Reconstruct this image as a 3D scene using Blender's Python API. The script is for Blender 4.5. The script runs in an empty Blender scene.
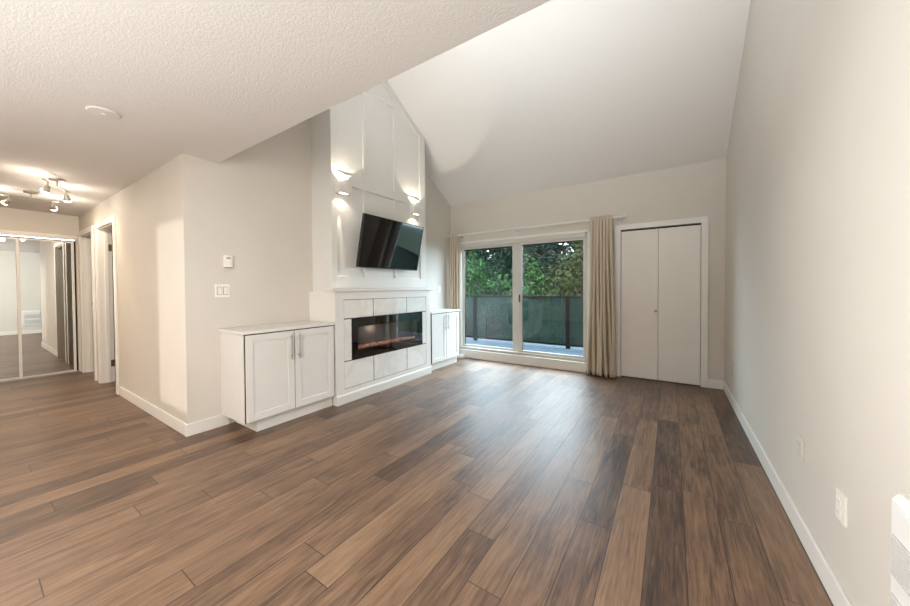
import bpy, bmesh, math, random
from mathutils import Vector, Matrix, Euler
random.seed(11)
S = bpy.context.scene
COL = S.collection

# ------------------------------------------------------------------ room dimensions (metres)
XL, XR, YF = -3.377, 0.536, 5.013        # left wall, right wall, far wall
YC, ZL, YE = 1.054, 2.352, 1.308         # hall wall, low ceiling height, edge of the low ceiling
ZF, SL = 2.734, 0.588                    # vault height at the far wall and its slope
XC, C0, C1 = -3.049, 2.223, 3.835        # chimney breast front and its two sides
XM, YB = -7.497, -2.6                    # mirrored closet wall, wall behind the camera
def zv(y): return ZF + SL * (YF - y)

# ------------------------------------------------------------------ camera
F, YAW, PITCH, ROLL, CY = 328.988, 0.58116, 0.0161, -0.0065, 294.13
cd = bpy.data.cameras.new('camera'); co = bpy.data.objects.new('camera', cd); COL.objects.link(co)
fw = Vector((-math.sin(YAW) * math.cos(PITCH), math.cos(YAW) * math.cos(PITCH), -math.sin(PITCH)))
ri = Vector((math.cos(YAW), math.sin(YAW), 0)); up = ri.cross(fw)
r2 = math.cos(ROLL) * ri + math.sin(ROLL) * up; u2 = -math.sin(ROLL) * ri + math.cos(ROLL) * up
m = Matrix((r2, u2, -fw)).transposed().to_4x4(); m.translation = Vector((0, 0, 1.22))
co.matrix_world = m
cd.sensor_width = 36; cd.lens = F / 910 * 36; cd.shift_y = -(303 - CY) / 910
cd.clip_start = 0.02; cd.clip_end = 400
S.camera = co

# ------------------------------------------------------------------ colour management, sky, lights
S.view_settings.view_transform = 'Standard'; S.view_settings.look = 'None'
S.view_settings.gamma = 1; S.view_settings.use_curve_mapping = False
S.view_settings.exposure = 0.27
w = bpy.data.worlds.new('sky'); S.world = w; w.use_nodes = True
bg = w.node_tree.nodes['Background']
bg.inputs['Color'].default_value = (0.70, 0.85, 1.0, 1); bg.inputs['Strength'].default_value = 16.0
S.cycles.max_bounces = 10; S.cycles.diffuse_bounces = 6; S.cycles.glossy_bounces = 5
S.cycles.transparent_max_bounces = 16; S.cycles.caustics_reflective = False; S.cycles.caustics_refractive = False
S.cycles.sample_clamp_indirect = 6

def area(name, loc, direction, sx, sy, power, color, portal=False, spread=180):
    l = bpy.data.lights.new(name, 'AREA'); l.shape = 'RECTANGLE'; l.size = sx; l.size_y = sy
    l.energy = power; l.color = color; l.spread = math.radians(spread)
    if portal: l.cycles.is_portal = True
    o = bpy.data.objects.new(name, l); COL.objects.link(o); o.location = loc
    o.rotation_euler = Vector(direction).to_track_quat('-Z', 'Y').to_euler()
    return o
WARM, NEUT, COOL = (1, .80, .58), (1, .985, .96), (.80, .90, 1)
area('patio_daylight_portal', (-2.07, 5.10, 1.05), (0, -1, 0), 2.1, 1.9, 1, (1, 1, 1), portal=True)
area('cove_light', (-1.0, YE + .2, 2.72), (.1, .72, .70), 2.6, .3, 31, (.94, .985, 1), spread=145)  # added fill above the low ceiling edge, lifts the vault
area('dining_uplight', (-.85, -1.3, .5), (0, 0, 1), 2.3, 2.0, 52, (.97, .99, 1))  # unseen fill added behind the camera, bounces off the low ceiling
area('dining_ceiling_light', (-.7, -1.2, ZL - .03), (0, 0, -1), 2.0, 1.6, 66, (.98, 1, 1))  # added downward fill for the area behind the camera
area('dining_back_light', (-.5, -2.4, 1.4), (-.8, .8, 0), 1.4, 1.7, 20, (1, .95, .88), spread=85)  # added fill aimed at the chimney side and left wall
area('hall_side_light', (-6.9, -1.75, 1.3), (1, .24, .02), 1.0, 1.7, 46, (.98, 1, 1), spread=42)  # unseen narrow fill added to reach the right wall
area('hall_ceiling_light', (-5.2, -.9, ZL - .03), (0, 0, -1), 1.6, 1.0, 42, WARM)  # unseen warm fill added for the hall end
sp_ = bpy.data.lights.new('low_outdoor_beam', 'SPOT'); sp_.energy = 50000; sp_.spot_size = math.radians(12); sp_.spot_blend = .1  # spot added to throw the bright rectangle on the hall wall
sp_.color = (1, .95, .88); sp_.shadow_soft_size = .05
so = bpy.data.objects.new('low_outdoor_beam', sp_); COL.objects.link(so); so.location = (-3.7, YB - 6.4, 1.0)
so.rotation_euler = Vector((0, 1, 0)).to_track_quat('-Z', 'Y').to_euler()

# ------------------------------------------------------------------ materials
def lin(c):
    f = lambda v: v / 12.92 if v <= .04045 else ((v + .055) / 1.055) ** 2.4
    return tuple(f(v / 255) for v in c) + (1,)
def mat(name, rgb, rough=.5, metal=0, spec=.5, noise=0, nscale=40, bump=0, bscale=200, coat=0):
    mt = bpy.data.materials.new(name); mt.use_nodes = True; nt = mt.node_tree; b = nt.nodes['Principled BSDF']
    c = lin(rgb); b.inputs['Base Color'].default_value = c; b.inputs['Roughness'].default_value = rough
    b.inputs['Metallic'].default_value = metal; b.inputs['Specular IOR Level'].default_value = spec
    b.inputs['Coat Weight'].default_value = coat
    tc = nt.nodes.new('ShaderNodeTexCoord')
    if noise:
        n = nt.nodes.new('ShaderNodeTexNoise'); n.inputs['Scale'].default_value = nscale; n.inputs['Detail'].default_value = 4
        nt.links.new(tc.outputs['Object'], n.inputs['Vector'])
        r = nt.nodes.new('ShaderNodeValToRGB')
        r.color_ramp.elements[0].color = tuple(v * (1 - noise) for v in c[:3]) + (1,)
        r.color_ramp.elements[1].color = tuple(min(1, v * (1 + noise)) for v in c[:3]) + (1,)
        r.color_ramp.elements[0].position = .3; r.color_ramp.elements[1].position = .7
        nt.links.new(n.outputs['Fac'], r.inputs['Fac']); nt.links.new(r.outputs['Color'], b.inputs['Base Color'])
    if bump:
        n = nt.nodes.new('ShaderNodeTexNoise'); n.inputs['Scale'].default_value = bscale; n.inputs['Detail'].default_value = 3
        nt.links.new(tc.outputs['Object'], n.inputs['Vector'])
        bp = nt.nodes.new('ShaderNodeBump'); bp.inputs['Strength'].default_value = bump; bp.inputs['Distance'].default_value = .01
        nt.links.new(n.outputs['Fac'], bp.inputs['Height']); nt.links.new(bp.outputs['Normal'], b.inputs['Normal'])
    return mt
M = {}
M['wall'] = mat('greige_paint', (206, 200, 191), .7, noise=.015, nscale=3, bump=.04, bscale=160)
M['ceil'] = mat('textured_ceiling', (224, 221, 217), .9, noise=.03, nscale=110, bump=.2, bscale=110)
M['trim'] = mat('white_trim', (226, 223, 218), .4, noise=.01, nscale=8)
M['panelpaint'] = mat('panel_paint', (221, 220, 216), .45, noise=.01, nscale=8)
M['cab'] = mat('white_cabinet', (224, 221, 217), .38, noise=.008, nscale=10)
M['door'] = mat('white_door', (226, 221, 214), .45, noise=.01, nscale=6)
M['vinyl'] = mat('vinyl_frame', (200, 196, 189), .35, noise=.01, nscale=12)
M['nickel'] = mat('brushed_nickel', (190, 185, 176), .35, 1, noise=.04, nscale=120)
M['hinge'] = mat('antique_hinge', (120, 104, 84), .4, .8, noise=.05)
M['black'] = mat('black_plastic', (12, 12, 13), .35, noise=.1, nscale=60)
M['screen'] = mat('black_screen_glass', (3, 3, 4), .05, spec=.55)
M['fireblack'] = mat('fireplace_black_glass', (3, 3, 4), .03, spec=1.0)
M['gap'] = mat('dark_gap', (20, 17, 15), .9, noise=.1)  # near-black that paints shade into narrow gaps and recesses
M['plate'] = mat('switch_plastic', (236, 233, 226), .35, noise=.01)
M['outlet'] = mat('outlet_plastic', (228, 224, 216), .4, noise=.01)
M['slot'] = mat('slot_dark', (70, 66, 60), .6, noise=.05)
M['slotlight'] = mat('slot_beige', (176, 171, 162), .6, noise=.05)
M['heater'] = mat('heater_enamel', (222, 221, 218), .35, noise=.01)
M['grille'] = mat('heater_grille', (160, 158, 153), .5, noise=.04)
M['rail'] = mat('railing_metal', (7, 9, 10), .7, spec=.08, noise=.1, nscale=30)
M['deck'] = mat('balcony_membrane', (62, 70, 78), .8, spec=.1, noise=.22, nscale=7)
M['bark'] = mat('bark', (62, 50, 40), .9, noise=.3, nscale=12, bump=.6, bscale=20)
M['lawn'] = mat('lawn', (44, 58, 34), .95, noise=.3, nscale=2)
M['tilegap'] = mat('tile_grout', (26, 24, 23), .8, noise=.1)
M['ext'] = mat('exterior_stucco', (160, 155, 148), .9, noise=.06)

def marble():
    mt = mat('polished_marble_tile', (236, 233, 228), .07, spec=.6); nt = mt.node_tree; b = nt.nodes['Principled BSDF']
    tc = nt.nodes.new('ShaderNodeTexCoord'); n = nt.nodes.new('ShaderNodeTexNoise')
    n.inputs['Scale'].default_value = 3; n.inputs['Detail'].default_value = 6; n.inputs['Distortion'].default_value = 1.2
    nt.links.new(tc.outputs['Object'], n.inputs['Vector']); r = nt.nodes.new('ShaderNodeValToRGB'); e = r.color_ramp.elements
    e[0].position = .45; e[0].color = lin((233, 230, 225)); e[1].position = .56; e[1].color = lin((236, 233, 228))
    k = r.color_ramp.elements.new(.5); k.color = lin((226, 223, 219))
    nt.links.new(n.outputs['Fac'], r.inputs['Fac']); nt.links.new(r.outputs['Color'], b.inputs['Base Color']); return mt
M['tile'] = marble()

def glass(name, tint, ior=1.45, rough=0.0):
    mt = bpy.data.materials.new(name); mt.use_nodes = True; nt = mt.node_tree; nt.nodes.clear()
    out = nt.nodes.new('ShaderNodeOutputMaterial'); t = nt.nodes.new('ShaderNodeBsdfTransparent')
    t.inputs['Color'].default_value = tint + (1,)
    g = nt.nodes.new('ShaderNodeBsdfGlossy'); g.inputs['Roughness'].default_value = rough
    lw = nt.nodes.new('ShaderNodeLayerWeight'); lw.inputs['Blend'].default_value = .5; r0 = ((ior - 1) / (ior + 1)) ** 2
    pw = nt.nodes.new('ShaderNodeMath'); pw.operation = 'POWER'; pw.inputs[1].default_value = 5; nt.links.new(lw.outputs['Facing'], pw.inputs[0])
    fr = nt.nodes.new('ShaderNodeMath'); fr.operation = 'MULTIPLY_ADD'; fr.inputs[1].default_value = 1 - r0; fr.inputs[2].default_value = r0; nt.links.new(pw.outputs[0], fr.inputs[0])
    mx = nt.nodes.new('ShaderNodeMixShader'); nt.links.new(fr.outputs[0], mx.inputs['Fac'])
    nt.links.new(t.outputs[0], mx.inputs[1]); nt.links.new(g.outputs[0], mx.inputs[2]); nt.links.new(mx.outputs[0], out.inputs[0])
    return mt
M['tintglass'] = glass('tinted_window_glass', (.17, .17, .17))  # dark tint added to hold back sky light at the added window
M['glass'] = glass('window_glass', (.93, .96, .95))
def screen_panel():
    mt = bpy.data.materials.new('tinted_railing_panel'); mt.use_nodes = True; nt = mt.node_tree; nt.nodes.clear()
    out = nt.nodes.new('ShaderNodeOutputMaterial'); t = nt.nodes.new('ShaderNodeBsdfTransparent')
    t.inputs['Color'].default_value = (.46, .64, .60, 1)
    p = nt.nodes.new('ShaderNodeBsdfPrincipled'); p.inputs['Base Color'].default_value = lin((24, 46, 42)); p.inputs['Roughness'].default_value = .25
    n = nt.nodes.new('ShaderNodeTexNoise'); n.inputs['Scale'].default_value = 1.0; n.inputs['Detail'].default_value = 5
    tc = nt.nodes.new('ShaderNodeTexCoord'); mp = nt.nodes.new('ShaderNodeMapping'); mp.inputs['Scale'].default_value = (26, 26, 2.2)
    nt.links.new(tc.outputs['Object'], mp.inputs['Vector']); nt.links.new(mp.outputs['Vector'], n.inputs['Vector'])
    mr = nt.nodes.new('ShaderNodeMapRange'); mr.inputs['From Min'].default_value = .3; mr.inputs['From Max'].default_value = .7
    mr.inputs['To Min'].default_value = .35; mr.inputs['To Max'].default_value = .65
    nt.links.new(n.outputs['Fac'], mr.inputs['Value'])
    mx = nt.nodes.new('ShaderNodeMixShader'); nt.links.new(mr.outputs[0], mx.inputs['Fac'])
    nt.links.new(t.outputs[0], mx.inputs[1]); nt.links.new(p.outputs[0], mx.inputs[2]); nt.links.new(mx.outputs[0], out.inputs[0])
    return mt
M['panel'] = screen_panel()
def mirror():
    mt = mat('silver_mirror', (225, 228, 226), .0, 1); return mt
M['mirror'] = mirror()
def emit(name, color, strength):
    mt = bpy.data.materials.new(name); mt.use_nodes = True; b = mt.node_tree.nodes['Principled BSDF']
    b.inputs['Base Color'].default_value = (1, 1, 1, 1)
    b.inputs['Emission Color'].default_value = color + (1,); b.inputs['Emission Strength'].default_value = strength
    return mt
M['lens'] = emit('sconce_lens', (1, .9, .74), 3.5)
M['bulb'] = emit('spot_bulb', (1, .9, .75), 14)
def cloth():
    mt = mat('linen_curtain', (196, 182, 162), .9, spec=.1); nt = mt.node_tree; b = nt.nodes['Principled BSDF']
    tc = nt.nodes.new('ShaderNodeTexCoord'); mp = nt.nodes.new('ShaderNodeMapping'); mp.inputs['Scale'].default_value = (300, 300, 300)
    n = nt.nodes.new('ShaderNodeTexNoise'); n.inputs['Scale'].default_value = 1
    nt.links.new(tc.outputs['Object'], mp.inputs['Vector']); nt.links.new(mp.outputs['Vector'], n.inputs['Vector'])
    bp = nt.nodes.new('ShaderNodeBump'); bp.inputs['Strength'].default_value = .2; bp.inputs['Distance'].default_value = .003
    nt.links.new(n.outputs['Fac'], bp.inputs['Height']); nt.links.new(bp.outputs['Normal'], b.inputs['Normal'])
    b.inputs['Sheen Weight'].default_value = .2
    return mt
M['cloth'] = cloth()
def leafmat(name, a, b_, sc=5):
    mt = bpy.data.materials.new(name); mt.use_nodes = True; nt = mt.node_tree; b = nt.nodes['Principled BSDF']
    b.inputs['Roughness'].default_value = .6; b.inputs['Specular IOR Level'].default_value = .03
    g = nt.nodes.new('ShaderNodeNewGeometry'); r = nt.nodes.new('ShaderNodeValToRGB')
    r.color_ramp.elements[0].color = lin(a); r.color_ramp.elements[1].color = lin(b_)
    nt.links.new(g.outputs['Random Per Island'], r.inputs['Fac']); nt.links.new(r.outputs['Color'], b.inputs['Base Color'])
    return mt
LEAF = [leafmat('leaf_deep_green', (3, 11, 7), (14, 31, 18)), leafmat('leaf_mid_green', (8, 22, 10), (36, 60, 28)),
        leafmat('leaf_olive', (15, 20, 8), (42, 47, 20)), leafmat('leaf_bluish', (4, 14, 12), (17, 36, 31)), leafmat('leaf_red', (60, 8, 18), (120, 30, 42))]
def embers():
    mt = mat('ember_crystals', (190, 150, 130), .3, noise=.45, nscale=60); b = mt.node_tree.nodes['Principled BSDF']
    b.inputs['Emission Color'].default_value = (1, .25, .08, 1); b.inputs['Emission Strength'].default_value = .10; return mt
M['ember'] = embers()
M['firebox'] = mat('firebox_interior', (92, 84, 78), .6, noise=.15, nscale=8)
M['fireglass'] = glass('fireplace_glass', (.85, .85, .85), 1.6)

def floor_material():
    mt = bpy.data.materials.new('walnut_laminate_planks'); mt.use_nodes = True; nt = mt.node_tree; L = nt.links.new
    b = nt.nodes['Principled BSDF']
    def N(t, **k):
        n = nt.nodes.new(t)
        for a, v in k.items(): setattr(n, a, v)
        return n
    def math_(op, a, bb=None, c=None):
        n = N('ShaderNodeMath', operation=op)
        for i, v in enumerate((a, bb, c)):
            if v is None: continue
            if isinstance(v, (int, float)): n.inputs[i].default_value = v
            else: L(v, n.inputs[i])
        return n.outputs[0]
    tc = N('ShaderNodeTexCoord'); sp = N('ShaderNodeSeparateXYZ'); L(tc.outputs['Object'], sp.inputs[0])
    PW, PL = .1535, 1.22
    u = math_('DIVIDE', math_('ADD', sp.outputs['X'], .094), PW); row = math_('FLOOR', u); fu = math_('SUBTRACT', u, row)
    wr = N('ShaderNodeTexWhiteNoise', noise_dimensions='1D'); L(row, wr.inputs['W'])
    v = math_('ADD', math_('DIVIDE', sp.outputs['Y'], PL), math_('MULTIPLY', wr.outputs['Value'], 7.0)); colr = math_('FLOOR', v); fv = math_('SUBTRACT', v, colr)
    cb = N('ShaderNodeCombineXYZ'); L(row, cb.inputs[0]); L(colr, cb.inputs[1])
    wp = N('ShaderNodeTexWhiteNoise', noise_dimensions='2D'); L(cb.outputs[0], wp.inputs['Vector'])
    # grain, stretched along the plank and offset per plank
    gx = math_('ADD', math_('MULTIPLY', sp.outputs['X'], 1.0), math_('MULTIPLY', wp.outputs['Value'], 37.0))
    def grain(sx, sy, scale, detail, dist):
        c = N('ShaderNodeCombineXYZ'); L(math_('MULTIPLY', gx, sx), c.inputs[0]); L(math_('MULTIPLY', sp.outputs['Y'], sy), c.inputs[1])
        L(math_('MULTIPLY', wp.outputs['Value'], 11.0), c.inputs[2])
        n = N('ShaderNodeTexNoise'); n.inputs['Scale'].default_value = scale; n.inputs['Detail'].default_value = detail
        n.inputs['Distortion'].default_value = dist; n.inputs['Roughness'].default_value = .65; L(c.outputs[0], n.inputs['Vector']); return n.outputs['Fac']
    g1 = grain(22, 1.6, 1, 6, 2.2); g2 = grain(95, 4.0, 1, 4, .9); g3 = grain(7, 2.2, 1, 3, .6)
    tone = math_('ADD', math_('MULTIPLY', wp.outputs['Value'], .40), math_('ADD', math_('MULTIPLY', math_('SUBTRACT', g1, .5), 1.05),
           math_('ADD', math_('MULTIPLY', math_('SUBTRACT', g2, .5), .8), math_('MULTIPLY', math_('SUBTRACT', g3, .5), .6))))
    rmp = N('ShaderNodeValToRGB'); e = rmp.color_ramp.elements
    e[0].position = -0.0; e[0].color = lin((42, 31, 26)); e[1].position = 1.0; e[1].color = lin((156, 128, 101))
    k = rmp.color_ramp.elements.new(.28); k.color = lin((90, 67, 52)); k = rmp.color_ramp.elements.new(.6); k.color = lin((128, 100, 77))
    L(math_('ADD', tone, .23), rmp.inputs['Fac'])
    # dark joints
    ex = math_('MULTIPLY', math_('MINIMUM', fu, math_('SUBTRACT', 1.0, fu)), PW); ey = math_('MULTIPLY', math_('MINIMUM', fv, math_('SUBTRACT', 1.0, fv)), PL)
    d = math_('MINIMUM', ex, ey)
    mr = N('ShaderNodeMapRange'); mr.inputs['From Min'].default_value = .0008; mr.inputs['From Max'].default_value = .0026; L(d, mr.inputs['Value'])
    mx = N('ShaderNodeMixRGB', blend_type='MIX'); mx.inputs[1].default_value = lin((38, 26, 20)); L(rmp.outputs['Color'], mx.inputs[2]); L(mr.outputs[0], mx.inputs[0])
    L(mx.outputs[0], b.inputs['Base Color'])
    rr = N('ShaderNodeMapRange'); rr.inputs['To Min'].default_value = .33; rr.inputs['To Max'].default_value = .50; L(g1, rr.inputs['Value']); L(rr.outputs[0], b.inputs['Roughness'])
    b.inputs['Specular IOR Level'].default_value = .72
    bp = N('ShaderNodeBump'); bp.inputs['Strength'].default_value = .25; bp.inputs['Distance'].default_value = .002
    L(math_('ADD', math_('MULTIPLY', mr.outputs[0], 1.0), math_('MULTIPLY', g2, .35)), bp.inputs['Height']); L(bp.outputs['Normal'], b.inputs['Normal'])
    return mt
M['floor'] = floor_material()

# ------------------------------------------------------------------ mesh helpers
class MB:
    def __init__(s): s.bm = bmesh.new()
    def box(s, x0, x1, y0, y1, z0, z1):
        v = [s.bm.verts.new((x, y, z)) for x in (x0, x1) for y in (y0, y1) for z in (z0, z1)]
        for f in ((0, 1, 3, 2), (4, 6, 7, 5), (0, 4, 5, 1), (2, 3, 7, 6), (0, 2, 6, 4), (1, 5, 7, 3)):
            s.bm.faces.new([v[i] for i in f])
        return s
    def prism(s, pts, axis, a0, a1):
        """polygon of 2-D points extruded along axis ('x': pts are (y,z); 'y': pts are (x,z))"""
        mk = (lambda p, a: (a, p[0], p[1])) if axis == 'x' else ((lambda p, a: (p[0], a, p[1])) if axis == 'y' else (lambda p, a: (p[0], p[1], a)))
        A = [s.bm.verts.new(mk(p, a0)) for p in pts]; B = [s.bm.verts.new(mk(p, a1)) for p in pts]; n = len(pts)
        s.bm.faces.new(A); s.bm.faces.new(B[::-1])
        for i in range(n): s.bm.faces.new((A[i], B[i], B[(i + 1) % n], A[(i + 1) % n]))
        return s
    def tube(s, p, q, r, n=14, r1=None):
        p, q = Vector(p), Vector(q); d = (q - p).normalized(); a = d.orthogonal().normalized(); b = d.cross(a); r1 = r if r1 is None else r1
        A = [s.bm.verts.new(p + (a * math.cos(t) + b * math.sin(t)) * r) for t in [2 * math.pi * i / n for i in range(n)]]
        B = [s.bm.verts.new(q + (a * math.cos(t) + b * math.sin(t)) * r1) for t in [2 * math.pi * i / n for i in range(n)]]
        s.bm.faces.new(A[::-1]); s.bm.faces.new(B)
        for i in range(n): s.bm.faces.new((A[i], A[(i + 1) % n], B[(i + 1) % n], B[i]))
        return s
    def lathe(s, base, axis, prof, n=20):
        base, d = Vector(base), Vector(axis).normalized(); a = d.orthogonal().normalized(); b = d.cross(a); rings = []
        for r, h in prof:
            rings.append([s.bm.verts.new(base + d * h + (a * math.cos(t) + b * math.sin(t)) * max(r, 1e-4)) for t in [2 * math.pi * i / n for i in range(n)]])
        for R0, R1 in zip(rings, rings[1:]):
            for i in range(n): s.bm.faces.new((R0[i], R0[(i + 1) % n], R1[(i + 1) % n], R1[i]))
        s.bm.faces.new(rings[0][::-1]); s.bm.faces.new(rings[-1]); return s
    def build(s, name, material, parent=None, bevel=0, smooth=False):
        bmesh.ops.recalc_face_normals(s.bm, faces=s.bm.faces)
        off = Vector(parent.get('_o', (0, 0, 0))) if parent is not None else Vector((0, 0, 0))
        if off.length: bmesh.ops.translate(s.bm, verts=s.bm.verts, vec=-off)
        me = bpy.data.meshes.new(name); s.bm.to_mesh(me); s.bm.free(); me.materials.append(material)
        if smooth: me.polygons.foreach_set('use_smooth', [True] * len(me.polygons))
        o = bpy.data.objects.new(name, me); COL.objects.link(o)
        if parent is not None: o.parent = parent; o['_o'] = tuple(off)
        if bevel:
            b = o.modifiers.new('bevel', 'BEVEL'); b.width = bevel; b.segments = 2; b.limit_method = 'ANGLE'; b.angle_limit = math.radians(40)
        return o
def tag(o, label=None, cat=None, group=None, kind=None):
    for k, v in (('label', label), ('category', cat), ('group', group), ('kind', kind)):
        if v: o[k] = v
    return o
def thing(name, loc, label, cat, group=None, kind=None):
    o = bpy.data.objects.new(name, None); COL.objects.link(o); o.location = loc; o['_o'] = tuple(loc); o.empty_display_size = .1
    return tag(o, label, cat, group, kind)
def box(name, mtl, parent, *b, bevel=0):
    return MB().box(*b).build(name, mtl, parent, bevel)
def struct(o, label, cat): return tag(o, label, cat, None, 'structure')

# ------------------------------------------------------------------ the setting
T = .12
struct(box('floor', M['floor'], None, XM - T, XR + T, YB - T, YF + T, -.08, 0), 'brown wood plank laminate floor running through the room', 'floor')
# left wall (behind fireplace), follows the vault
struct(MB().prism([(YC + T, 0), (YF + T, 0), (YF + T, zv(YF + T) + .1), (YE, zv(YE) + .1), (YE, ZL + .02), (YC + T, ZL + .02)], 'x', XL - T, XL).build('wall_left', M['wall']),
       'greige wall left of the fireplace holding the thermostat', 'wall')
struct(MB().prism([(YB, 0), (YF + T, 0), (YF + T, zv(YF + T) + .1), (YE - .1, zv(YE - .1) + .1), (YE - .1, ZL + .02), (YB, ZL + .02)], 'x', XR, XR + T).build('wall_right', M['wall']),
       'long plain pale wall on the right with outlets', 'wall')
# far wall with the two openings
WX0, WX1, WZ0, WZ1 = -3.17, -1.015, .0, 2.035
KX0, KX1, KZ1 = -.575, .305, 2.005
fwm = MB()
for b in ((XL - T, WX0, 0, 2.9), (WX0, WX1, WZ1, 2.9), (WX1, KX0, 0, 2.9), (KX0, KX1, KZ1, 2.9), (KX1, XR + T, 0, 2.9)):
    fwm.box(b[0], b[1], YF, YF + T, b[2], min(b[3], 2.79))
struct(fwm.build('wall_far', M['wall']), 'greige end wall around the patio door and closet', 'wall')
# hall wall with two doorways
D1 = (-6.30, -5.50, 2.035); D2 = (-7.34, -6.60, 2.035)
hw = MB()
for x0, x1, z0 in ((D1[1], XL, 0), (D2[1], D1[0], 0), (XM - T, D2[0], 0), (D1[0], D1[1], D1[2]), (D2[0], D2[1], D2[2])):
    hw.box(x0, x1, YC, YC + T, z0, ZL + .02)
struct(hw.build('wall_hall', M['wall']), 'hall wall with two open doorways beside the mirrored closet', 'wall')
mw = MB(); mw.box(XM - T, XM, 1.02, YC, 0, ZL + .02).box(XM - T, XM, -1.25, 1.02, 2.0, ZL + .02).box(XM - T, XM, YB, -1.25, 0, ZL + .02)
struct(mw.build('wall_closet', M['wall']), 'end wall of the hall above the mirrored closet doors', 'wall')
# wall behind the camera with an added window that crops the added spot
bw = MB(); BW = (-3.912, -3.496, .485, 1.525)
bw.box(XM - T, BW[0], YB - T, YB, 0, ZL + .02).box(BW[1], XR + T, YB - T, YB, 0, ZL + .02).box(BW[0], BW[1], YB - T, YB, 0, BW[2]).box(BW[0], BW[1], YB - T, YB, BW[3], ZL + .02)
struct(bw.build('wall_back', M['wall']), 'wall behind the viewer with a tall narrow window', 'wall')
# ceilings
struct(MB().prism([(XM - T, YB - T), (XR + T, YB - T), (XR + T, YE), (XL, YE), (XL, YC + T), (XM - T, YC + T)], 'z', ZL, ZL + .14).build('ceiling_low', M['ceil']),
       'low flat stippled ceiling over the dining area and hall', 'ceiling')
struct(MB().prism([(YE - .12, ZL + .14), (YE, ZL + .14), (YE, zv(YE) + .1), (YE - .12, zv(YE) + .1)], 'x', XL, XR).build('wall_upper', M['wall']), 'upper wall above the low ceiling edge', 'wall')
struct(MB().prism([(YF + T, zv(YF + T)), (YE - .12, zv(YE - .12)), (YE - .12, zv(YE - .12) + .12), (YF + T, zv(YF + T) + .12)], 'x', XL - T, XR + T).build('ceiling', M['ceil']),
       'white stippled vaulted ceiling sloping down to the patio wall', 'ceiling')
# bedrooms behind the two hall doorways
br = MB(); br.box(-7.7, -3.5, 3.4, 3.5, 0, 2.45).box(-7.7, -7.6, YC + T, 3.4, 0, 2.45).box(-6.50, -6.42, YC + T, 3.4, 0, 2.45)
struct(br.build('wall_bedroom', M['wall']), 'bedroom walls seen through the hall doorways', 'wall')
struct(box('floor_bedroom', M['floor'], None, -7.7, XL - T, YF * 0 + YC + .0, 3.5, -.09, -.001), 'wood floor of the bedrooms past the hall doorways', 'floor')
struct(box('ceiling_bedroom', M['ceil'], None, -7.7, XL - T, YC + T, 3.5, 2.42, 2.5), 'bedroom ceiling past the hall doorways', 'ceiling')

# chimney breast with raised battens
ch = struct(MB().prism([(C0, 0), (C1, 0), (C1, zv(C1)), (C0, zv(C0))], 'x', XL, XC).build('wall_fireplace', M['panelpaint']), 'tall white panelled chimney breast rising to the vault', 'wall')
bt = .02
def batten(pts, nm='batten'): MB().prism(pts, 'x', XC, XC + bt).build(nm, M['panelpaint'], ch, .003)
def vb(y0, y1, z0, z1=None):
    t0, t1 = (zv(y0) - .105, zv(y1) - .105) if z1 is None else (z1, z1)
    batten([(y0, z0), (y1, z0), (y1, t1), (y0, t0)])
R0, R1, R2, R3 = 1.235, 1.37, 2.39, 2.50
batten([(C0, R0), (C1, R0), (C1, R1), (C0, R1)], 'bottom_rail'); batten([(C0, R2), (C1, R2), (C1, R3), (C0, R3)], 'middle_rail')
batten([(C0, zv(C0) - .105), (C1, zv(C1) - .105), (C1, zv(C1) - .002), (C0, zv(C0) - .002)], 'top_rail')
for z0, z1 in ((R1, R2), (R3, None)):
    vb(C0, C0 + .075, z0, z1); vb(2.668, 2.716, z0, z1); vb(3.185, 3.235, z0, z1); vb(3.71, C1, z0, z1)
batten([(2.298, 3.585), (2.668, 3.585), (2.668, 3.655), (2.298, 3.655)], 'cross_rail'); batten([(2.716, 3.585), (3.185, 3.585), (3.185, 3.655), (2.716, 3.655)], 'cross_rail')

# baseboards
def bb(name, label, *b): struct(box(name, M['trim'], None, *b, bevel=.004), label, 'baseboard')
BH, BT = .105, .014
bb('baseboard_right', 'white baseboard along the long right wall', XR - BT, XR, YB, YF, 0, BH)
bb('baseboard_far', 'short white baseboard between closet and right wall', .376, XR - BT, YF - BT, YF, 0, BH)
bb('baseboard_left', 'white baseboard from the hall corner to the cabinet', XL, XL + BT, YC - BT, 1.36, 0, BH)
bb('baseboard_hall', 'white baseboard along the hall wall', -5.38, XL + .0, YC - BT, YC, 0, BH)
bb('baseboard_corner', 'small white block of baseboard by the patio door', XL, -3.05, 4.84, YF, 0, .055)

# ------------------------------------------------------------------ patio door
pd = thing('door_1', (-2.07, YF, 0), 'white framed sliding glass patio door', 'door', kind='structure')
Yg = YF + .03
f = MB(); f.box(WX0, WX0 + .012, YF - .005, YF + .1, .145, WZ1).box(WX1 - .018, WX1, YF - .02, YF + .1, .145, WZ1).box(WX0, WX1, YF - .02, YF + .1, 1.955, WZ1).box(WX0, WX1, YF - .02, YF + .1, .145, .185)
f.build('frame', M['vinyl'], pd, .004)
box('head_trim', M['trim'], pd, WX0 - .05, WX1 + .03, YF - .032, YF, WZ1 - .012, WZ1 + .022, bevel=.004)
box('side_trim', M['trim'], pd, WX1 - .002, WX1 + .05, YF - .014, YF, 0, WZ1, bevel=.004)
box('side_trim', M['trim'], pd, WX0 - .03, WX0 + .002, YF - .014, YF, 0, WZ1, bevel=.004)
MB().box(WX0, WX1, YF - .05, YF + .12, 0, .112).box(WX0, WX1, YF - .058, YF + .1, .112, .145).build('sill', M['trim'], pd, .005)
tr = MB()
for k in range(3): tr.box(WX0 + .03, WX1 - .03, YF - .03 + k * .03, YF - .022 + k * .03, .145, .157)
tr.build('track', M['nickel'], pd)
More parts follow.
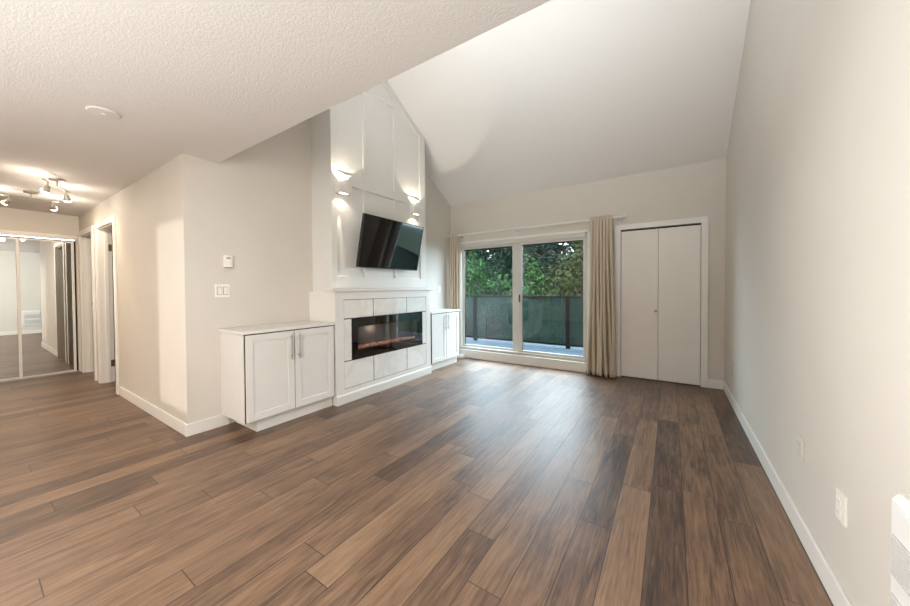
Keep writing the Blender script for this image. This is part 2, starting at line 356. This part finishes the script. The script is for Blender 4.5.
def sash(x0, x1, y, name, st=.05, sr=.05):
    s = MB(); z0, z1 = .16, 1.965
    s.box(x0, x0 + st, y, y + .035, z0, z1).box(x1 - sr, x1, y, y + .035, z0, z1).box(x0 + st, x1 - sr, y, y + .035, z1 - .045, z1).box(x0 + st, x1 - sr, y, y + .035, z0, z0 + .06)
    so_ = s.build(name, M['vinyl'], pd, .003)
    box('pane', M['glass'], so_, x0 + st, x1 - sr, y + .014, y + .02, z0 + .06, z1 - .045)
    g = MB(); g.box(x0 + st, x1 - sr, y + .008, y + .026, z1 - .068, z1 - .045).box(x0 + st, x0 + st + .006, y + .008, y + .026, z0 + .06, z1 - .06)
    g.build('gasket', M['black'], so_)  # black strips draw the frame's shadow along the glass edge
    return so_
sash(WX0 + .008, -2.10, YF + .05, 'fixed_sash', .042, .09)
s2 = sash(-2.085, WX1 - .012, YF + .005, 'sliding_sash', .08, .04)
h = MB(); h.box(-2.055, -2.035, YF - .018, YF + .006, 1.0, 1.12); h.build('handle', M['black'], s2, .004)

# ------------------------------------------------------------------ closet bifold door
cl = thing('door_2', (-.14, YF, 0), 'white two panel bifold closet door in end wall', 'door', kind='structure')
c = MB(); c.prism([(-.655, 0), (-.575, 0), (-.575, KZ1), (KX1, KZ1), (KX1, 0), (.376, 0), (.376, 2.078), (-.655, 2.078)], 'y', YF - .018, YF)
c.build('casing', M['trim'], cl, .004)
box('jamb', M['gap'], cl, KX0 - .01, KX1 + .01, YF + .062, YF + .07, 0, KZ1 + .01)  # dark backing sheet, not a jamb; paints the closet shade
MB().box(KX0 - .004, KX0, YF, YF + .06, 0, KZ1).box(KX1, KX1 + .004, YF, YF + .06, 0, KZ1).build('jamb_lining', M['trim'], cl)
p1 = box('bifold_panel', M['door'], cl, KX0 + .003, -.141, YF + .004, YF + .036, .012, KZ1 - .022, bevel=.003)
box('bifold_panel', M['door'], cl, -.138, KX1 - .003, YF + .004, YF + .036, .012, KZ1 - .022, bevel=.003)
MB().lathe((-.165, YF + .004, .915), (0, -1, 0), [(.008, 0), (.006, .012), (.014, .018), (.017, .026), (.010, .032)]).build('knob', M['nickel'], p1, smooth=True)

# ------------------------------------------------------------------ hall doors
def hall_door(name, X, label, ang, near):
    d = thing(name, ((X[0] + X[1]) / 2, YC, 0), label, 'door', kind='structure')
    x0, x1, z = X; cw = .075
    MB().prism([(x0 - cw, 0), (x0, 0), (x0, z), (x1, z), (x1, 0), (x1 + cw, 0), (x1 + cw, z + cw), (x0 - cw, z + cw)], 'y', YC - .02, YC).build('casing', M['trim'], d, .004)
    MB().box(x0, x0 + .012, YC, YC + T, 0, z).box(x1 - .012, x1, YC, YC + T, 0, z).box(x0, x1, YC, YC + T, z - .012, z).build('jamb', M['trim'], d)
    MB().box(x0 + .012, x0 + .024, YC + .05, YC + .085, 0, z - .012).box(x1 - .024, x1 - .012, YC + .05, YC + .085, 0, z - .012).build('door_stop', M['trim'], d)
    # slab hung on one jamb, swung into the bedroom
    W = x1 - x0 - .03; a = math.radians(ang); px = x0 + .012 if near else x1 - .012; py = YC + T + .022
    R = Matrix.Translation((px, py, 0)) @ Matrix.Rotation(a, 4, 'Z')
    s = MB().box(0, W, -.018, .018, .012, z - .016); bmesh.ops.transform(s.bm, matrix=R, verts=s.bm.verts)
    sl = s.build('door_slab', M['door'], d, .003)
    k = MB().lathe((W - .07, -.018, .97), (0, -1, 0), [(.028, 0), (.028, .006), (.012, .01), (.012, .035), (.026, .045), (.028, .06), (.015, .07)])
    bmesh.ops.transform(k.bm, matrix=R, verts=k.bm.verts); k.build('knob', M['nickel'], sl, smooth=True)
    if near:
        for hz in (.25, 1.80):
            MB().box(x0 + .012, x0 + .0145, YC + .088, YC + .118, hz - .045, hz + .045).tube((x0 + .018, YC + .121, hz - .047), (x0 + .018, YC + .121, hz + .047), .006, 10).build('hinge', M['hinge'], d)
    else: MB().box(x0 + .012, x0 + .0145, YC + .09, YC + .116, 1.0, 1.06).build('strike_plate', M['hinge'], d)
    return d
hall_door('door_3', D1, 'nearer white hall door standing open on its hinges', 96, True)
hall_door('door_4', D2, 'farther white hall door ajar beside the mirrored closet', 92, False)

# ------------------------------------------------------------------ mirrored sliding closet doors
mc = thing('door_5', (XM, .0, 0), 'mirrored sliding closet doors at the hall end', 'door', kind='structure')
MB().box(XM - .02, XM + .02, -1.25, 1.03, 1.985, 2.05).build('head_track', M['trim'], mc, .003)
box('shadow_gap', M['gap'], mc, XM - .1, XM - .06, -1.25, 1.02, 0, 1.985)  # dark sheet painted as closet shade behind the mirror doors
MB().box(XM - .05, XM + .008, -1.25, 1.02, 0, .014).build('floor_track', M['nickel'], mc)
def mpanel(y0, y1, x):
    s = MB(); w_ = .028
    s.box(x - .012, x + .012, y0, y0 + w_, .016, 1.965).box(x - .012, x + .012, y1 - w_, y1, .016, 1.965).box(x - .012, x + .012, y0 + w_, y1 - w_, .016, .04).box(x - .012, x + .012, y0 + w_, y1 - w_, 1.94, 1.965)
    o = s.build('mirror_door', M['trim'], mc, .002)
    box('mirror', M['mirror'], o, x - .004, x + .004, y0 + w_, y1 - w_, .04, 1.94)
mpanel(.475, 1.0, XM - .018); mpanel(-.30, .512, XM - .045); mpanel(-1.2, -.27, XM - .018)

# ------------------------------------------------------------------ added window behind the viewer, crops the hall wall light patch
wb = thing('window_1', ((BW[0] + BW[1]) / 2, YB, 0), 'tall narrow window in the wall behind the viewer', 'window', kind='structure')
box('pane', M['tintglass'], wb, BW[0], BW[1], YB - .07, YB - .064, BW[2], BW[3])
MB().prism([(BW[0] - .07, BW[2] - .07), (BW[1] + .07, BW[2] - .07), (BW[1] + .07, BW[2]), (BW[0] - .07, BW[2])], 'y', YB, YB + .02).prism([(BW[0] - .07, BW[3]), (BW[1] + .07, BW[3]), (BW[1] + .07, BW[3] + .07), (BW[0] - .07, BW[3] + .07)], 'y', YB, YB + .02).box(BW[0] - .07, BW[0], YB, YB + .02, BW[2], BW[3]).box(BW[1], BW[1] + .07, YB, YB + .02, BW[2], BW[3]).build('window_frame', M['trim'], wb)

# ------------------------------------------------------------------ fireplace surround
SX = -2.92; S0, S1 = 2.176, 3.79; TY0, TY1, TZ0, TZ1 = 2.281, 3.692, .148, 1.112; FY0, FY1, FZ0, FZ1 = 2.384, 3.602, .445, .903
su = thing('fireplace_surround', (SX - .06, (S0 + S1) / 2, 0), 'white fireplace surround with polished marble tiles and mantel', 'fireplace surround')
XW = XC                                   # plane of the chimney breast behind it
sf = MB()
sf.box(XW, SX, S0, TY0, 0, 1.20).box(XW, SX, TY1, S1, 0, 1.20).box(XW, SX, TY0, TY1, TZ1, 1.20).box(XW, SX, TY0, TY1, 0, TZ0)
sf.build('frame', M['trim'], su)
# its returns beside the chimney breast, back to the wall
box('side_panel', M['trim'], su, XL, XW, S0, C0, 0, 1.20)
MB().box(XW + .002, SX + .03, S0 - .05, S1 + .05, 1.20, 1.232).build('mantel_shelf', M['trim'], su, .004)
MB().prism([(SX, 0), (SX + .016, 0), (SX + .016, .085), (SX + .010, .098), (SX, .10)], 'y', S0 - .0, S1).build('plinth', M['trim'], su)
ys = (TY0, 2.701, 3.283, TY1); zs = (TZ0, .445, .903, TZ1); g = .005
box('grout_backing', M['tilegap'], su, XW, SX - .007, TY0, TY1, TZ0, FZ0)
MB().box(XW, SX - .007, TY0, TY1, FZ1, TZ1).box(XW, SX - .007, TY0, FY0, FZ0, FZ1).box(XW, SX - .007, FY1, TY1, FZ0, FZ1).build('grout_backing', M['tilegap'], su)
def tile(y0, y1, z0, z1): box('tile', M['tile'], su, SX - .0075, SX - .003, y0 + g, y1 - g, z0 + g, z1 - g, bevel=.0015)
for i in range(3):
    tile(ys[i], ys[i + 1], zs[0], zs[1]); tile(ys[i], ys[i + 1], zs[2], zs[3])
tile(TY0, FY0 + .004, zs[1], zs[2]); tile(FY1 - .004, TY1, zs[1], zs[2])

# electric fireplace set into the tiles
ef = thing('electric_fireplace', (SX, (FY0 + FY1) / 2, FZ0), 'wide black glass electric fireplace set in white tiles', 'fireplace')
e0, e1, k0, k1 = FY0 + .004, FY1 - .004, FZ0 + .004, FZ1 - .004
iy0, iy1, iz0, iz1 = e0 + .075, e1 - .075, k0 + .10, k1 - .095
bz = MB(); x0, x1 = SX - .028, SX + .006
bz.box(x0, x1, e0, iy0, k0, k1).box(x0, x1, iy1, e1, k0, k1).box(x0, x1, iy0, iy1, k0, iz0).box(x0, x1, iy0, iy1, iz1, k1)
bz.build('bezel', M['fireblack'], ef)
fb = MB(); fb.box(SX - .126, SX - .118, iy0, iy1, iz0, iz1).box(SX - .126, x0, iy0 - .006, iy0, iz0, iz1).box(SX - .126, x0, iy1, iy1 + .006, iz0, iz1).box(SX - .126, x0, iy0, iy1, iz0 - .006, iz0).box(SX - .126, x0, iy0, iy1, iz1, iz1 + .006)
fb.build('firebox', M['firebox'], ef)
box('glass_front', M['fireglass'], ef, SX - .006, SX + .001, iy0, iy1, iz0, iz1)
fl = bpy.data.lights.new('fireplace_glow', 'POINT'); fl.energy = .5; fl.color = (1, .86, .74); fl.shadow_soft_size = .02  # lamp added inside to brighten the firebox
fo = bpy.data.objects.new('fireplace_glow', fl); COL.objects.link(fo); fo.location = (SX - .06, iy0 + .3, iz1 - .05)
eb = MB(); rnd = random.Random(5)
for k in range(170):
    y = rnd.uniform(iy0 + .03, iy1 - .03); x = rnd.uniform(SX - .108, SX - .04); r = rnd.uniform(.008, .02); z = iz0 + r * .6
    mtx = Matrix.Translation((x, y, z)) @ Euler((rnd.random() * 3, rnd.random() * 3, rnd.random() * 3)).to_matrix().to_4x4() @ Matrix.Diagonal((r, r, r, 1))
    bmesh.ops.create_icosphere(eb.bm, subdivisions=1, radius=1, matrix=mtx)
tag(eb.build('ember_bed', M['ember'], ef), None, None, None, 'stuff')

# ------------------------------------------------------------------ base cabinets
def shaker_door(y0, y1, z0, z1, x, parent, hy):
    st = .06; d = MB()
    d.box(x - .019, x + .004, y0, y0 + st, z0, z1).box(x - .019, x + .004, y1 - st, y1, z0, z1).box(x - .019, x + .004, y0 + st, y1 - st, z0, z0 + st).box(x - .019, x + .004, y0 + st, y1 - st, z1 - st, z1)
    o = d.build('door', M['cab'], parent, .0015)
    box('panel', M['cab'], o, x - .018, x - .004, y0 + st - .002, y1 - st + .002, z0 + st - .002, z1 - st + .002)
    hd = MB().tube((x + .028, hy, .585), (x + .028, hy, .82), .0055, 12); hd.tube((x, hy, .615), (x + .028, hy, .615), .004, 10).tube((x, hy, .79), (x + .028, hy, .79), .004, 10)
    hd.build('handle', M['nickel'], o, smooth=False)
    return o
def cabinet(y0, y1, label, x1=-2.93, kick=-2.977, ends=(0, 0), kickend=(0, 0)):
    c = thing('base_cabinet', ((XL + x1) / 2, (y0 + y1) / 2, 0), label, 'cabinet', 'low white shaker cabinets beside the fireplace')
    b = MB().box(XL + .002, x1 - .022, y0, y1, .105, .85); b.build('body', M['cab'], c, .001)
    box('door_gap', M['gap'], c, x1 - .0222, x1 - .006, y0 + .006, y1 - .006, .112, .8525)  # near-black plate paints the shade between the cabinet doors
    box('toe_kick', M['cab'], c, XL + .016, kick, y0 + kickend[0], y1 - kickend[1], 0, .105)
    box('top', M['cab'], c, XL + .002, x1 + .012, y0 - ends[0], y1 + ends[1], .853, .878, bevel=.003)
    mid = (y0 + y1) / 2
    shaker_door(y0 + .008, mid - .004, .116, .843, x1, c, mid - .04); shaker_door(mid + .004, y1 - .008, .116, .843, x1, c, mid + .035)
    return c
cabinet(1.302, 2.165, 'white two door cabinet on the near side of the fireplace under the thermostat', ends=(.022, .008), kickend=(.11, .0))
cabinet(3.838, 4.585, 'white two door cabinet between fireplace and patio curtain', x1=-2.935, kick=-2.985, ends=(.0, .03), kickend=(.0, .0))

# ------------------------------------------------------------------ television on its tilting bracket
cx, cy, cz, ty, tt, trl, tw = -2.8632, 2.9928, 1.7622, .0154, .2090, .0037, 1.0425; th = tw * .572
n_ = Vector((math.cos(tt) * math.cos(ty), math.cos(tt) * math.sin(ty), -math.sin(tt))); rr = Vector((-math.sin(ty), math.cos(ty), 0)); uu = n_.cross(rr)
R2 = math.cos(trl) * rr + math.sin(trl) * uu; U2 = n_.cross(R2)
tv = thing('television', (0, 0, 0), 'black flat screen television tilted down above the fireplace', 'television')
def tvbuild(mb, name, mt, bevel=0): return mb.build(name, mt, tv, bevel)
b_ = MB().box(-.035, -.004, -tw / 2, tw / 2, -th / 2, th / 2).box(-.06, -.034, -tw * .33, tw * .33, -th * .42, th * .2); tvbuild(b_, 'housing', M['black'], .004)
fr = MB(); bz_ = .009
fr.box(-.006, .001, -tw / 2, tw / 2, th / 2 - bz_, th / 2).box(-.006, .001, -tw / 2, tw / 2, -th / 2, -th / 2 + bz_ * 1.5).box(-.006, .001, -tw / 2, -tw / 2 + bz_, -th / 2, th / 2).box(-.006, .001, tw / 2 - bz_, tw / 2, -th / 2, th / 2)
tvbuild(fr, 'bezel', M['black'])
tvbuild(MB().box(-.005, -.001, -tw / 2 + bz_, tw / 2 - bz_, -th / 2 + bz_ * 1.5, th / 2 - bz_), 'screen', M['screen'])
mm = Matrix((n_, R2, U2)).transposed().to_4x4(); mm.translation = Vector((cx, cy, cz)); tv.matrix_world = mm
br_ = thing('wall_bracket', (XC, cy, cz), 'black tilting wall bracket behind the television', 'bracket')
box('wall_plate', M['black'], br_, XC, XC + .016, cy - .2, cy + .2, cz - .1, cz + .1); box('arm', M['black'], br_, XC + .012, -2.932, cy - .03, cy + .03, cz - .03, cz + .03)

# ------------------------------------------------------------------ wall sconces
def spot(name, loc, d, power, angle, blend, color=(1, .88, .70), size=.01):
    l = bpy.data.lights.new(name, 'SPOT'); l.energy = power; l.spot_size = math.radians(angle); l.spot_blend = blend; l.color = color; l.shadow_soft_size = size
    o = bpy.data.objects.new(name, l); COL.objects.link(o); o.location = loc; o.rotation_euler = Vector(d).to_track_quat('-Z', 'Y').to_euler(); return o
def sconce(y0, y1, label):
    yc = (y0 + y1) / 2; z0, z1 = 2.268, 2.360; xb, xf = XC + .014, -2.948
    s = thing('wall_sconce', (xb, yc, (z0 + z1) / 2), label, 'wall lamp', 'up and down sconces beside the television')
    b = MB().box(xb, xf, y0, y1, z0, z0 + .092)
    b.build('housing', M['trim'], s, .003)
    box('upper_lens', M['lens'], s, xb + .025, xf - .02, yc - .045, yc + .045, z1 - .001, z1 + .002)
    box('lower_lens', M['lens'], s, xb + .025, xf - .02, yc - .045, yc + .045, z0 - .002, z0 + .001)
    xm = XC + .085
    spot('sconce_up_light', (xm, yc, z1 + .006), (-.05, 0, 1), 8, 98, .10)
    spot('sconce_down_light', (xm, yc, z0 - .006), (-.03, 0, -1), 2.2, 120, .25)
    spot('sconce_down_beam', (XC + .036, yc - .02, z0 - .006), (-.02, 0, -1), 26.0, 16, .35, size=.004)
sconce(2.268, 2.432, 'white box sconce glowing up and down above the television, on the hall side')
sconce(3.490, 3.655, 'white box sconce glowing up and down above the television, on the window side')

# ------------------------------------------------------------------ curtains and rod
YR, ZR = 4.89, 2.165
rod = thing('curtain_rod', (-1.93, YR, ZR), 'white curtain rod with finials above the patio door', 'curtain rod')
MB().tube((-3.30, YR, ZR), (-.56, YR, ZR), .014, 14).build('pole', M['trim'], rod, smooth=False)
fin = [(.011, 0), (.016, .004), (.016, .012), (.009, .018), (.022, .032), (.027, .046), (.022, .06), (.004, .068)]
MB().lathe((-.56, YR, ZR), (1, 0, 0), fin).build('finial', M['trim'], rod, smooth=True); MB().lathe((-3.29, YR, ZR), (-1, 0, 0), fin).build('finial', M['trim'], rod, smooth=True)
for bx in (-3.10, -2.06, -.60):
    MB().box(bx - .012, bx + .012, YF - .008, YF, ZR - .06, ZR + .03).tube((bx, YF, ZR - .035), (bx, YR, ZR - .012), .008, 10).box(bx - .01, bx + .01, YR - .016, YR + .016, ZR - .020, ZR - .011).build('bracket', M['trim'], rod, .002)
def curtain(xt0, xt1, xb0, xb1, folds, label, ph=0, z0=.012, amp=.046):
    c = thing('curtain', ((xt0 + xt1) / 2, YR, 0), label, 'curtain', 'beige curtains at the patio door')
    bm = bmesh.new(); nu, nv = folds * 16, 40; rows = []; rnd = random.Random(folds)
    jit = [rnd.uniform(-.35, .35) for _ in range(folds + 2)]; am = [rnd.uniform(.7, 1.25) for _ in range(folds + 2)]
    for j in range(nv + 1):
        t = j / nv; z = ZR + .035 - (ZR + .035 - z0) * t; row = []
        k = t ** 1.4; x0 = xt0 + (xb0 - xt0) * k; x1 = xt1 + (xb1 - xt1) * k
        for i in range(nu + 1):
            s_ = i / nu; fi = s_ * folds; q = int(min(fi, folds - 1)); ang = fi * 2 * math.pi + jit[q] * math.sin(t * 3 + q) * min(1, t * 4) * 1.1 + ph
            a = amp * am[q] * (.45 + .55 * min(1, t * 6)) * (1 + .25 * t)
            y = a * math.cos(ang) + .012 * math.sin(2 * ang + q) * t
            x = x0 + (x1 - x0) * s_ + .010 * math.sin(ang * 2) + .012 * math.sin(t * 5 + q * 2) * t
            row.append(bm.verts.new((x, YR + y - .0, z)))
        rows.append(row)
    for a_, b2 in zip(rows, rows[1:]):
        for i in range(nu): bm.faces.new((a_[i], a_[i + 1], b2[i + 1], b2[i]))
    mb = MB(); mb.bm.free(); mb.bm = bm; o = mb.build('drape', M['cloth'], c, smooth=True)
    so_ = o.modifiers.new('thickness', 'SOLIDIFY'); so_.thickness = .003
    hd = MB(); 
    for q in range(folds):
        x = xt0 + (xt1 - xt0) * (q + .5) / folds; hd.box(x - .012, x + .012, YR - .018, YR + .018, ZR - .035, ZR + .03)
    hd.build('heading_tape', M['cloth'], c, .004)
    return c
curtain(-.945, -.665, -.985, -.60, 7, 'long beige linen curtain gathered between patio door and closet')
curtain(-3.30, -3.13, -3.31, -3.13, 4, 'narrow beige curtain in the corner behind the farther cabinet', 1.0, z0=.07, amp=.03)

# ------------------------------------------------------------------ small fittings on the walls
def plate(name, label, cat, x, y0, y1, z0, z1, nrm, kind, group=None, mt=None):
    t = .008 * nrm; o = thing(name, (x, (y0 + y1) / 2, (z0 + z1) / 2), label, cat, group); xs = sorted((x, x + t))
    box('cover_plate', mt or M['plate'], o, xs[0], xs[1], y0, y1, z0, z1, bevel=.002); yc, zc = (y0 + y1) / 2, (z0 + z1) / 2; xs2 = sorted((x + t, x + t * 1.6))
    if kind == 'rocker2':
        for q in (yc - .024, yc + .024):
            box('rocker_recess', M['slot'], o, *sorted((x + t, x + t * 1.06)), q - .019, q + .019, zc - .036, zc + .036)
            box('rocker', mt or M['plate'], o, *sorted((x + t * 1.06, x + t * 1.8)), q - .0165, q + .0165, zc - .033, zc + .033, bevel=.002)
    elif kind == 'rocker': box('rocker', mt or M['plate'], o, *xs2, yc - .017, yc + .017, zc - .034, zc + .034, bevel=.002)
    elif kind == 'outlet':
        for dz in (-.02, .02):
            r = box('receptacle', mt or M['outlet'], o, *xs2, yc - .016, yc + .016, zc + dz - .014, zc + dz + .014, bevel=.003)
            xs3 = sorted((x + t * 1.6, x + t * 1.66)); MB().box(xs3[0], xs3[1], yc - .008, yc - .005, zc + dz - .004, zc + dz + .006).box(xs3[0], xs3[1], yc + .005, yc + .008, zc + dz - .004, zc + dz + .006).build('slots', M['slotlight'], r)
    return o
plate('light_switch', 'white double rocker light switch below the thermostat', 'light switch', XL, 1.268, 1.382, 1.158, 1.274, 1, 'rocker2')
plate('light_switch', 'small white switch plate above the farther cabinet', 'light switch', XL, 4.605, 4.675, 1.155, 1.268, 1, 'rocker')
plate('wall_outlet', 'white wall outlet on right wall nearest the heater', 'outlet', XR, 1.755, 1.835, .345, .455, -1, 'outlet', mt=M['outlet'])
plate('wall_outlet', 'white wall outlet on right wall, second one from the heater', 'outlet', XR, 2.225, 2.295, .375, .485, -1, 'outlet', mt=M['wall'])
plate('wall_outlet', 'white wall outlet on right wall closest to the closet corner', 'outlet', XR, 4.24, 4.32, .345, .455, -1, 'outlet', mt=M['wall'])
ts = thing('thermostat', (XL, 1.372, 1.48), 'small white thermostat on the wall above the light switch', 'thermostat')
box('housing', M['plate'], ts, XL, XL + .026, 1.338, 1.404, 1.428, 1.536, bevel=.004)
box('display', mat('display_grey', (170, 172, 168), .3, noise=.03), ts, XL + .0255, XL + .027, 1.354, 1.388, 1.502, 1.522)
box('dial', M['plate'], ts, XL + .025, XL + .031, 1.354, 1.388, 1.452, 1.488, bevel=.003); box('lower_lip', M['slot'], ts, XL + .002, XL + .024, 1.342, 1.400, 1.426, 1.4295)

# wall heater
HX = XR - .036; hy0, hy1, hz0, hz1 = 1.07, 1.386, .235, .665
ht = thing('wall_heater', (XR, (hy0 + hy1) / 2, hz0), 'white wall heater with two grilles low on the right wall', 'heater')
MB().prism([(XR, hz0), (HX + .012, hz0), (HX, hz0 + .02), (HX, hz1 - .02), (HX + .012, hz1), (XR, hz1)], 'y', hy0, hy1).build('cover', M['heater'], ht, .006)
for z0, z1 in ((.445, .555), (.285, .395)):
    gz = MB().box(HX - .001, HX + .002, hy0 + .03, hy1 - .012, z0, z1); o = gz.build('grille', M['grille'], ht)
    sl = MB(); n = 16
    for k in range(n):
        z = z0 + (z1 - z0) * (k + .5) / n; sl.box(HX - .004, HX - .001, hy0 + .03, hy1 - .012, z - .0016, z + .0016)
    sl.build('louvers', M['heater'], o)
box('control_panel', M['heater'], ht, HX - .002, HX + .002, hy0 + .03, hy1 - .012, .585, .63, bevel=.001)

# smoke detector and hall track lights
sd = thing('smoke_detector', (-3.01, .54, ZL), 'round white smoke detector on the low ceiling', 'smoke detector')
MB().lathe((-3.01, .54, ZL), (0, 0, -1), [(.078, 0), (.078, .004), (.072, .009), (.05, .011), (.001, .012)], 28).build('housing', M['ceil'], sd, smooth=False)
MB().lathe((-3.01, .54, ZL - .0115), (0, 0, -1), [(.014, 0), (.012, .004), (.001, .005)], 14).build('test_button', M['trim'], sd)
def track(p, q, heads, label):
    p, q = Vector(p), Vector(q); c = (p + q) / 2
    o = thing('track_light', (c.x, c.y, ZL), label, 'ceiling light', 'spot lights on the hall ceiling')
    MB().lathe((c.x, c.y, ZL), (0, 0, -1), [(.055, 0), (.055, .016), (.02, .024), (.01, .026)]).tube((c.x, c.y, ZL - .02), (c.x, c.y, p.z), .008, 10).build('canopy', M['nickel'], o)
    MB().tube(p, q, .007, 12).build('bar', M['nickel'], o)
    for t, d in heads:
        a = p.lerp(q, t); d = Vector(d).normalized(); e = a + Vector((0, 0, -.05))
        h_ = MB().tube(a, e, .006, 10).lathe(e - d * .01, d, [(.012, 0), (.018, .01), (.028, .05), (.030, .06)], 18); hh = h_.build('spot_head', M['nickel'], o)
        MB().lathe(e + d * .052, d, [(.027, 0), (.026, .008), (.012, .014)], 18).build('bulb', M['bulb'], hh, smooth=True)
        spot('track_spot', e + d * .085, d, 8, 150, .6, WARM, .03)
def glow(loc, power):
    l = bpy.data.lights.new('track_glow', 'POINT'); l.energy = power; l.color = (1, .88, .74); l.shadow_soft_size = .04
    o = bpy.data.objects.new('track_glow', l); COL.objects.link(o); o.location = loc
for q in ((-5.05, .47, 2.19), (-5.40, .68, 2.19), (-6.12, .30, 2.2), (-6.12, .70, 2.2)): glow(q, 3.5)
track((-4.96, .478, 2.28), (-5.41, .702, 2.28), [(.16, (-.3, -.3, -.9)), (.86, (-.5, .2, -.9))], 'brushed metal track light nearer on the hall ceiling with two heads')
track((-6.10, .30, 2.28), (-6.05, .70, 2.28), [(.12, (-.6, -.4, -.5)), (.88, (-.6, .2, -.6))], 'brushed metal track light by the mirrored closet with glowing heads')

# ------------------------------------------------------------------ outside: balcony, railing, trees
struct(box('floor_balcony', M['deck'], None, -5.5, 1.2, YF + T, 6.75, -.10, .05), 'pale blue grey balcony deck outside the patio door', 'floor')
ra = thing('balcony_railing', (-2.2, 6.5, .05), 'black metal balcony railing with tinted panels', 'railing')
YRL = 6.5
box('top_rail', M['rail'], ra, -5.4, 1.1, YRL - .03, YRL + .03, 1.03, 1.07, bevel=.004); box('bottom_rail', M['rail'], ra, -5.4, 1.1, YRL - .02, YRL + .02, .11, .14)
posts = [-5.3, -3.72, -1.66, .4]
for px in posts: box('post', M['rail'], ra, px - .04, px + .04, YRL - .03, YRL + .03, .05, 1.03, bevel=.003)
for a_, b2 in zip(posts, posts[1:]): box('panel', M['panel'], ra, a_ + .045, b2 - .045, YRL - .004, YRL + .004, .14, 1.03)
gr = struct(box('ground', M['lawn'], None, -45, 35, 6.9, 60, -3.2, -3.0), 'dark ground under the trees beyond the balcony', 'ground')
def leaves(c, rad, n, size, seed, mt, name, parent, z_squash=1.0):
    rnd = random.Random(seed); vs, fs = [], []
    cl = []
    for _ in range(44):
        while True:
            p = Vector((rnd.uniform(-1, 1), rnd.uniform(-1, 1), rnd.uniform(-1, 1)))
            if .25 < p.length < 1: break
        cl.append((Vector((p.x * rad[0], p.y * rad[1], p.z * rad[2])), rnd.uniform(.30, .50) * min(rad)))
    for k in range(n):
        cc, r = cl[k % len(cl)]; d = Vector((rnd.gauss(0, 1), rnd.gauss(0, 1), rnd.gauss(0, 1))).normalized()
        p = cc + d * r * (rnd.random() ** .4) * Vector((1, 1, 1)).x; s_ = size * .6 * rnd.uniform(.6, 1.3)
        nrm = (d + Vector((rnd.uniform(-.7, .7), rnd.uniform(-.7, .7), rnd.uniform(-.2, .9)))).normalized(); a = nrm.orthogonal().normalized()
        a = (Matrix.Rotation(rnd.random() * 6.28, 3, nrm) @ a); b = nrm.cross(a); i = len(vs); p = Vector(c) + p
        vs += [p - a * s_, p - b * s_ * .45 + nrm * s_ * .1, p + a * s_, p + b * s_ * .45 + nrm * s_ * .1]; fs.append((i, i + 1, i + 2, i + 3))
    me = bpy.data.meshes.new(name); off = Vector(parent['_o']); me.from_pydata([tuple(v - off) for v in vs], [], fs); me.materials.append(mt)
    o = bpy.data.objects.new(name, me); COL.objects.link(o); o.parent = parent; return o
def tree(x, y, zc, rad, n, size, seed, mt, label):
    t = thing('tree', (x, y, -3), label, 'tree', 'trees beyond the balcony')
    tk = MB().tube((x, y, -3), (x + .1, y, zc), .16, 12, .09); rnd = random.Random(seed)
    for k in range(6):
        a = rnd.random() * 6.28; z0 = -1 + k * (zc + 1) / 6; tk.tube((x + .05, y, z0), (x + math.cos(a) * rad[0] * .7, y + math.sin(a) * rad[1] * .7, z0 + 1.2), .05, 8, .02)
    tk.build('trunk', M['bark'], t); leaves((x, y, zc), rad, int(n * 2.4), size, seed, mt, 'foliage', t); return t
# (x, y, centre z, radii, leaves, size, material, label)
TR = [(-9.2, 11.5, .9, (1.7, 1.5, 2.6), 3600, .13, 0, 'dark green tree beyond the balcony corner post'),
      (-6.9, 11.2, .8, (1.6, 1.4, 2.5), 3600, .13, 1, 'bright mid green tree behind the fixed glass pane'),
      (-5.1, 12.3, 1.2, (1.6, 1.4, 2.8), 3600, .13, 0, 'deep green tree behind the middle door stile'),
      (-3.9, 10.6, .4, (1.2, 1.1, 1.9), 3200, .11, 1, 'lush light green tree behind the sliding glass pane'),
      (-2.4, 11.4, .9, (1.3, 1.2, 2.2), 3200, .12, 2, 'olive and yellowish tree behind the sliding glass pane'),
      (-.6, 11.8, .8, (1.5, 1.3, 2.3), 3200, .13, 3, 'bluish green tree hidden partly behind the curtain'),
      (-11.5, 16, 2.2, (2.6, 2.0, 4.6), 8000, .2, 3, 'tall bluish back tree, farthest toward the corner'),
      (-8.0, 16.5, 2.4, (2.6, 2.0, 4.6), 8000, .2, 0, 'tall dark back tree behind the bright green one'),
      (-5.2, 17, 2.2, (2.2, 2.0, 4.2), 8000, .2, 3, 'tall back tree with sky showing beside its top'),
      (-2.6, 18, 1.6, (2.0, 1.8, 3.6), 7000, .2, 0, 'dark back tree under the patch of bright sky'),
      (-15.5, 22, 3.0, (3.4, 2.4, 6.2), 8000, .25, 0, 'dark distant tree at the left end of the back row'),
      (-10.5, 22.5, 3.4, (3.2, 2.4, 6.2), 8000, .25, 3, 'dark distant tree rising between two back trees'),
      (-6.2, 23, 2.6, (2.6, 2.2, 5.6), 7000, .25, 0, 'dark distant tree beside the patch of sky'),
      (1.5, 16, 1.8, (2.4, 2.0, 4.0), 3600, .19, 1, 'mid green back tree toward the closet side')]
for k, (x, y, zc, rad, n, size, mi, lab) in enumerate(TR): tree(x, y, zc, rad, n, size, 20 + k, LEAF[mi], lab)
sh = thing('shrub', (-4.5, 7.7, -3), 'red leaved shrub low behind the balcony railing', 'shrub')
MB().tube((-4.5, 7.7, -3), (-4.5, 7.7, -.2), .07, 10, .04).build('stem', M['bark'], sh); leaves((-4.5, 7.7, -.2), (.75, .5, 1.0), 3600, .09, 77, LEAF[4], 'foliage', sh)

# internal bookkeeping off the objects
for o in bpy.data.objects:
    if '_o' in o: del o['_o']
